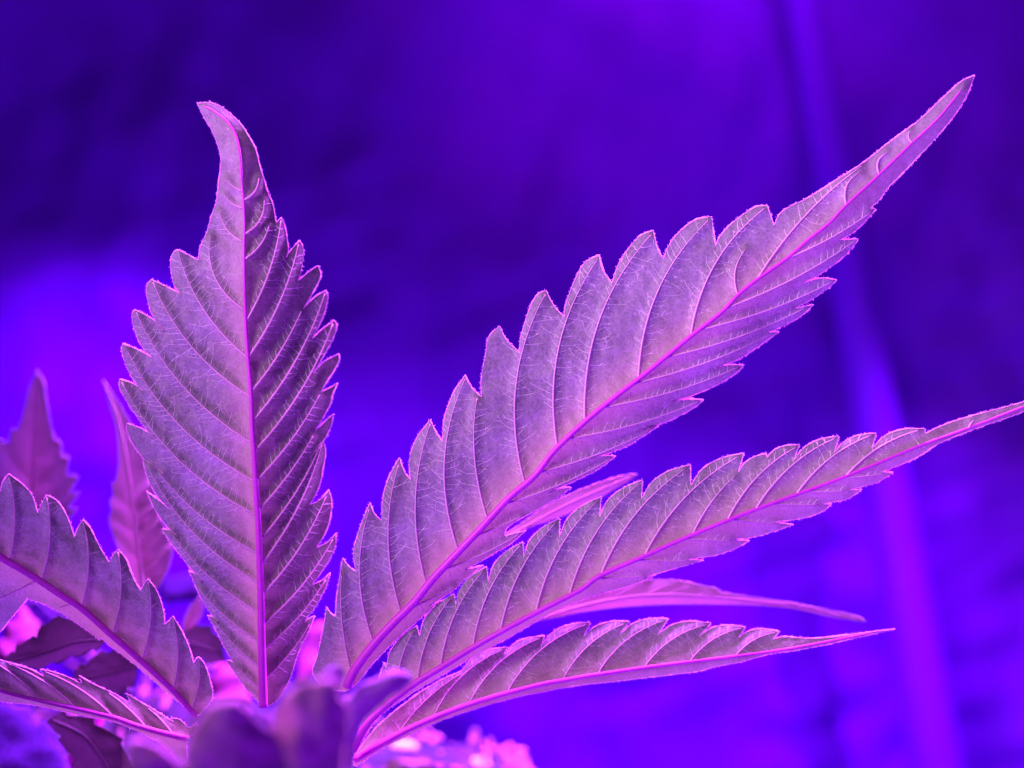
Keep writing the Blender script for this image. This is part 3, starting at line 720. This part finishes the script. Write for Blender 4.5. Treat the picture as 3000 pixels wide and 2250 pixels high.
for i, (a, b, w, lift, dk) in enumerate(stalks):
    da_, db_ = surf_d(a) - .02, surf_d(b) - .02
    A3, B3 = unp(np.array(a), da_), unp(np.array(b), db_)
    mid = (A3 + B3) / 2
    o = empty('straw_stalk', tuple(mid))
    t = np.linspace(0, 1, 9)[:, None]
    bend = np.array([0, 0, 1]) * np.sin(t * math.pi) * np.linalg.norm(B3 - A3) * rng.uniform(-.06, .1)
    P3 = A3 + (B3 - A3) * t + bend
    R = w / 3000 * TX * da_ * (1 + .1 * rng.standard_normal(9).clip(-1, 1))
    bpy.data.objects.remove(o)
    mb = MB(); mb.tube(P3 - mid, R, 8)
    o = mesh_obj('straw_stalk', mb.verts(), mb.f, M_straw2 if dk else M_straw)
    o.location = tuple(mid)
    if dk: tag(o, 'thin dark blurred stalk among the pale straw on the potting mix', 'stalk', 'dark stalks in the mulch')
    else: tag(o, 'pale glowing piece of straw lying on the potting mix, lower left', 'straw', 'pale straw pieces in the mulch')

# dry curled leaf pieces lying on the mix
M_dry = tissue('dry_leaf', (.34, .06, .24), (.12, .05, .1), tw=.3, grain=.5, scale=1500)  # magenta glow of the litter is put into this colour
M_dry2 = tissue('pale_leaf_piece', (.07, .025, .18), (.03, .01, .08), tw=.3, spec=0.0, grain=.6, scale=1400)
for out, d, b, m_, lab in (
    (E1((-40, 850, 1), (70, 560), (190, 460), (300, 640), (170, 770), (40, 870)), .300, .002, M_dry, 'dry leaf piece with magenta glow in its colour, low at the left edge, above the narrow leaflet'),
    (E1((1190, 330, 1), (1260, 235), (1500, 225), (1510, 385), (1230, 405)), .360, .002, M_dry2, 'violet leaf piece behind the gap left of the upright leaflet'),
    (E1((1560, 980, 1), (1690, 870), (1830, 970), (1850, 1200), (1600, 1160)), .310, .002, M_dry, 'bright magenta dry leaf piece just left of the base of the upright leaflet'),
    (E1((-80, 1180, 1), (120, 1185), (260, 1265), (400, 1420), (480, 1560), (520, 1720, 1), (-80, 1720, 1)),   .262, .0012, M_dry2, 'large violet curled leaf piece in the bottom left corner'),
    (B2((1165, -20, 1), (1335, -80), (1300, 150), (1250, 330), (1190, 480, 1), (1075, 480, 1), (1110, 200)), .320, .0015, M_dry, 'magenta piece standing in for lit ground, seen between the upright and the longest leaflet')):
    o = dome('dry_leaf', None, serrate(out, 60, 12) if 'between' not in lab else out, d, b, m_, None, 12, tilt=-.7)
    ctr = np.array([v.co[:] for v in o.data.vertices]).mean(0)
    o.data.transform(__import__('mathutils').Matrix.Translation(Vector(-ctr))); o.location = tuple(ctr)
    tag(o, lab, 'dry leaf')

# loose straw bits and perlite grains nobody could count
mb = MB()
for i in range(110):
    a, r = rng.uniform(0, 2 * math.pi), PR * .96 * math.sqrt(rng.random())
    xy = PC + r * np.array([math.cos(a), math.sin(a)])
    if xy[1] < .17: continue
    z = soil_z(xy[None])[0] + .0015
    L = rng.uniform(.004, .016); b = rng.uniform(0, math.pi)
    dv = np.array([math.cos(b), math.sin(b), rng.uniform(-.25, .25)]) * L
    p = np.array([xy[0], xy[1], z])
    mb.tube(np.array([p - dv, p + dv * .1 + [0, 0, .0006], p + dv]), rng.uniform(.0006, .0014), 6)
tag(mesh_obj('straw_mulch', mb.verts(), mb.f, M_straw), 'loose short straw bits scattered over the potting mix', 'mulch', kind='stuff')
mb = MB()
ICO = None
import bmesh
bm = bmesh.new(); bmesh.ops.create_icosphere(bm, subdivisions=2, radius=1)
IV = np.array([v.co[:] for v in bm.verts]); IF = [tuple(v.index for v in f.verts) for f in bm.faces]; bm.free()
def lump(r, seed, sq=(1, 1, .8)):
    q = Noise2(seed, 8, 1.0, 2.5)
    d3 = 1 + .2 * q(IV[:, :2] + IV[:, 2:] * .7)
    return IV * d3[:, None] * r * np.array(sq)
for i in range(1500):
    if i > 1400: continue
    if i < 1000: p = (rng.normal(1630, 85), rng.normal(2190, 65))
    elif i < 1250: p = (rng.normal(1640, 75), rng.normal(2070, 25))
    elif i < 1400: p = (rng.normal(1290, 50), rng.normal(2140, 22))
    else: p = (rng.uniform(0, 1000), rng.uniform(1750, 2300))
    d = hit_d(p) * rng.uniform(.99, 1.02)
    c = unp(np.array(p), d)
    if np.linalg.norm(c[:2] - PC) > PR * .97: continue
    c[2] = soil_z(c[None, :2])[0] + rng.uniform(.0005, .003)
    mb.add(lump(rng.uniform(.0004, .0011), i) + c, IF)
tag(mesh_obj('perlite', mb.verts(), mb.f, M_perl_glow), 'small perlite grains tinted with magenta glow, spread on the potting mix', 'perlite', kind='stuff')
for px, r, lab in ((D((868, 1616))[0], .0032, 'white lump standing in for a bright glow spot under the dark right-hand leaflet'), (D((1035, 1652))[0], .0026, 'white lump standing in for a glow spot at the bottom edge of the photo beside the pink grains')):  # lumps shaped and whitened to stand in for two glow spots
    d = hit_d(px) - .002
    c = unp(np.array(px), d)
    o = mesh_obj('glow_spot_lump', lump(r, int(px[0]), (1.35, 1, .62)), IF, M_white); o.location = tuple(c)
    tag(o, lab, 'glow spot')

# ================================================================== pole, tent
Pt, Pb = unp(np.array((2349., 0.)), .862), unp(np.array((2742., 2250.)), .80)
dirn = (Pb - Pt)
top = Pt - dirn * .35
k = (FLOOR - Pt[2]) / dirn[2]; bot = Pt + dirn * k
pole = empty('support_pole', tuple(bot))
tag(pole, 'blurred leaning support pole in front of the tent wall on the right', 'pole')
t = np.linspace(0, 1, 30)[:, None]
mb = MB(); mb.tube(bot + (top - bot) * t, (.0185 - .006 * t)[:, 0], 20)
mesh_obj('pole_tube', mb.verts(), mb.f, M_pole, pole)
mb = MB(); u = (top - bot) / np.linalg.norm(top - bot)
mb.tube(np.array([bot - u * .001, bot + u * .02]), .0205, 20)
mesh_obj('pole_foot', mb.verts(), mb.f, M_fabric, pole)

nw = Noise2(111, 16, .10, .5); nw2 = Noise2(112, 14, .03, .08)
xs, zs = np.linspace(-1.1, 1.1, 190), np.linspace(FLOOR - .02, 1.3, 126)
X, Zg = np.meshgrid(xs, zs)
Pw = np.stack([X.ravel(), Zg.ravel()], 1)
Y = WALL + .012 * nw(Pw) + .005 * Noise2(115, 16, .05, .15)(Pw) + .0062 * nw2(Pw) * np.clip(1.2 - Pw[:, 1] * 2.2, 0.1, 1)
nx = len(xs)
F = [(j * nx + i, j * nx + i + 1, (j + 1) * nx + i + 1, (j + 1) * nx + i) for j in range(len(zs) - 1) for i in range(nx - 1)]
tag(mesh_obj('tent_wall', np.column_stack([Pw[:, 0], Y, Pw[:, 1]]), F, M_wall), kind='structure')
xs, ys = np.linspace(-1.1, 1.1, 90), np.linspace(-.5, .93, 70)
X, Yg = np.meshgrid(xs, ys); Pf = np.stack([X.ravel(), Yg.ravel()], 1)
nx = len(xs)
F = [(j * nx + i, j * nx + i + 1, (j + 1) * nx + i + 1, (j + 1) * nx + i) for j in range(len(ys) - 1) for i in range(nx - 1)]
tag(mesh_obj('floor', np.column_stack([Pf[:, 0], Pf[:, 1], FLOOR - .004 + .003 * Noise2(120, 12, .08, .3)(Pf)]), F, M_floor), kind='structure')

# ================================================================== light
def area(name, loc, tgt, size, power, colr, spread=180, sy=None):
    L = bpy.data.lights.new(name, 'AREA'); L.energy = power; L.color = colr; L.size = size; L.spread = math.radians(spread)
    if sy: L.shape = 'RECTANGLE'; L.size_y = sy
    o = bpy.data.objects.new(name, L); col.objects.link(o); o.location = loc
    o.rotation_euler = (Vector(tgt) - Vector(loc)).to_track_quat('-Z', 'Y').to_euler(); return o
def spot(name, loc, tgt, power, colr, ang, blend=1.0, rad=.03):
    L = bpy.data.lights.new(name, 'SPOT'); L.energy = power; L.color = colr; L.spot_size = math.radians(ang); L.spot_blend = blend; L.shadow_soft_size = rad
    o = bpy.data.objects.new(name, L); col.objects.link(o); o.location = loc
    o.rotation_euler = (Vector(tgt) - Vector(loc)).to_track_quat('-Z', 'Y').to_euler(); return o

area('grow_light', (.0, .42, .72), (-.02, .2, .16), .22, 14.0, (.52, .08, 1.0), 84)
area('grow_light_side', (.36, .62, .42), (.0, .2, .2), .12, 8.0, (.62, .12, 1.0), 90)
spot('wall_fill_spot', (-.20, .44, .50), (-.34, .90, .08), 50.0, (.24, .0, 1.0), 42)  # unseen spots, added to lay pools of light on the wall
spot('wall_fill_spot', (-.12, .46, .50), (-.10, .90, .04), 17.0, (.27, .0, 1.0), 34)
spot('wall_fill_spot', (-.12, .40, .54), (.20, .90, -.17), 36.0, (.31, .0, 1.0), 40, rad=.012)  # unseen pair, added so the pole throws dark bands to both sides
spot('wall_fill_spot', (.50, .40, .54), (.24, .90, -.16), 38.0, (.31, .0, 1.0), 40, rad=.012)
spot('wall_fill_spot', (.10, .50, .88), (.15, .90, .62), 20.0, (.42, .0, 1.0), 56, rad=.15)  # unseen, added to brighten the upper wall and pole
area('front_light', (-.23, -.02, .33), (.08, .2, .24), .06, .30, (.84, .37, .95), 56)

w = bpy.data.worlds.new('World'); scn.world = w; w.use_nodes = True
bg = w.node_tree.nodes['Background']; bg.inputs[0].default_value = (.20, .004, 1, 1); bg.inputs[1].default_value = .12

# ================================================================== camera
cam = bpy.data.cameras.new('camera'); co = bpy.data.objects.new('camera', cam); col.objects.link(co)
co.location = (0, 0, H); co.rotation_euler = (math.radians(90), 0, 0)
cam.sensor_width = 36; cam.lens = 18 / TX; cam.clip_start = .005; cam.clip_end = 20
cam.dof.use_dof = True; cam.dof.focus_distance = .2005; cam.dof.aperture_fstop = 8.0
scn.camera = co
scn.render.engine = 'CYCLES'
scn.cycles.max_bounces = 8; scn.cycles.transmission_bounces = 6; scn.cycles.use_denoising = True
scn.view_settings.view_transform = 'Standard'; scn.view_settings.look = 'None'; scn.view_settings.exposure = 0; scn.view_settings.gamma = 1
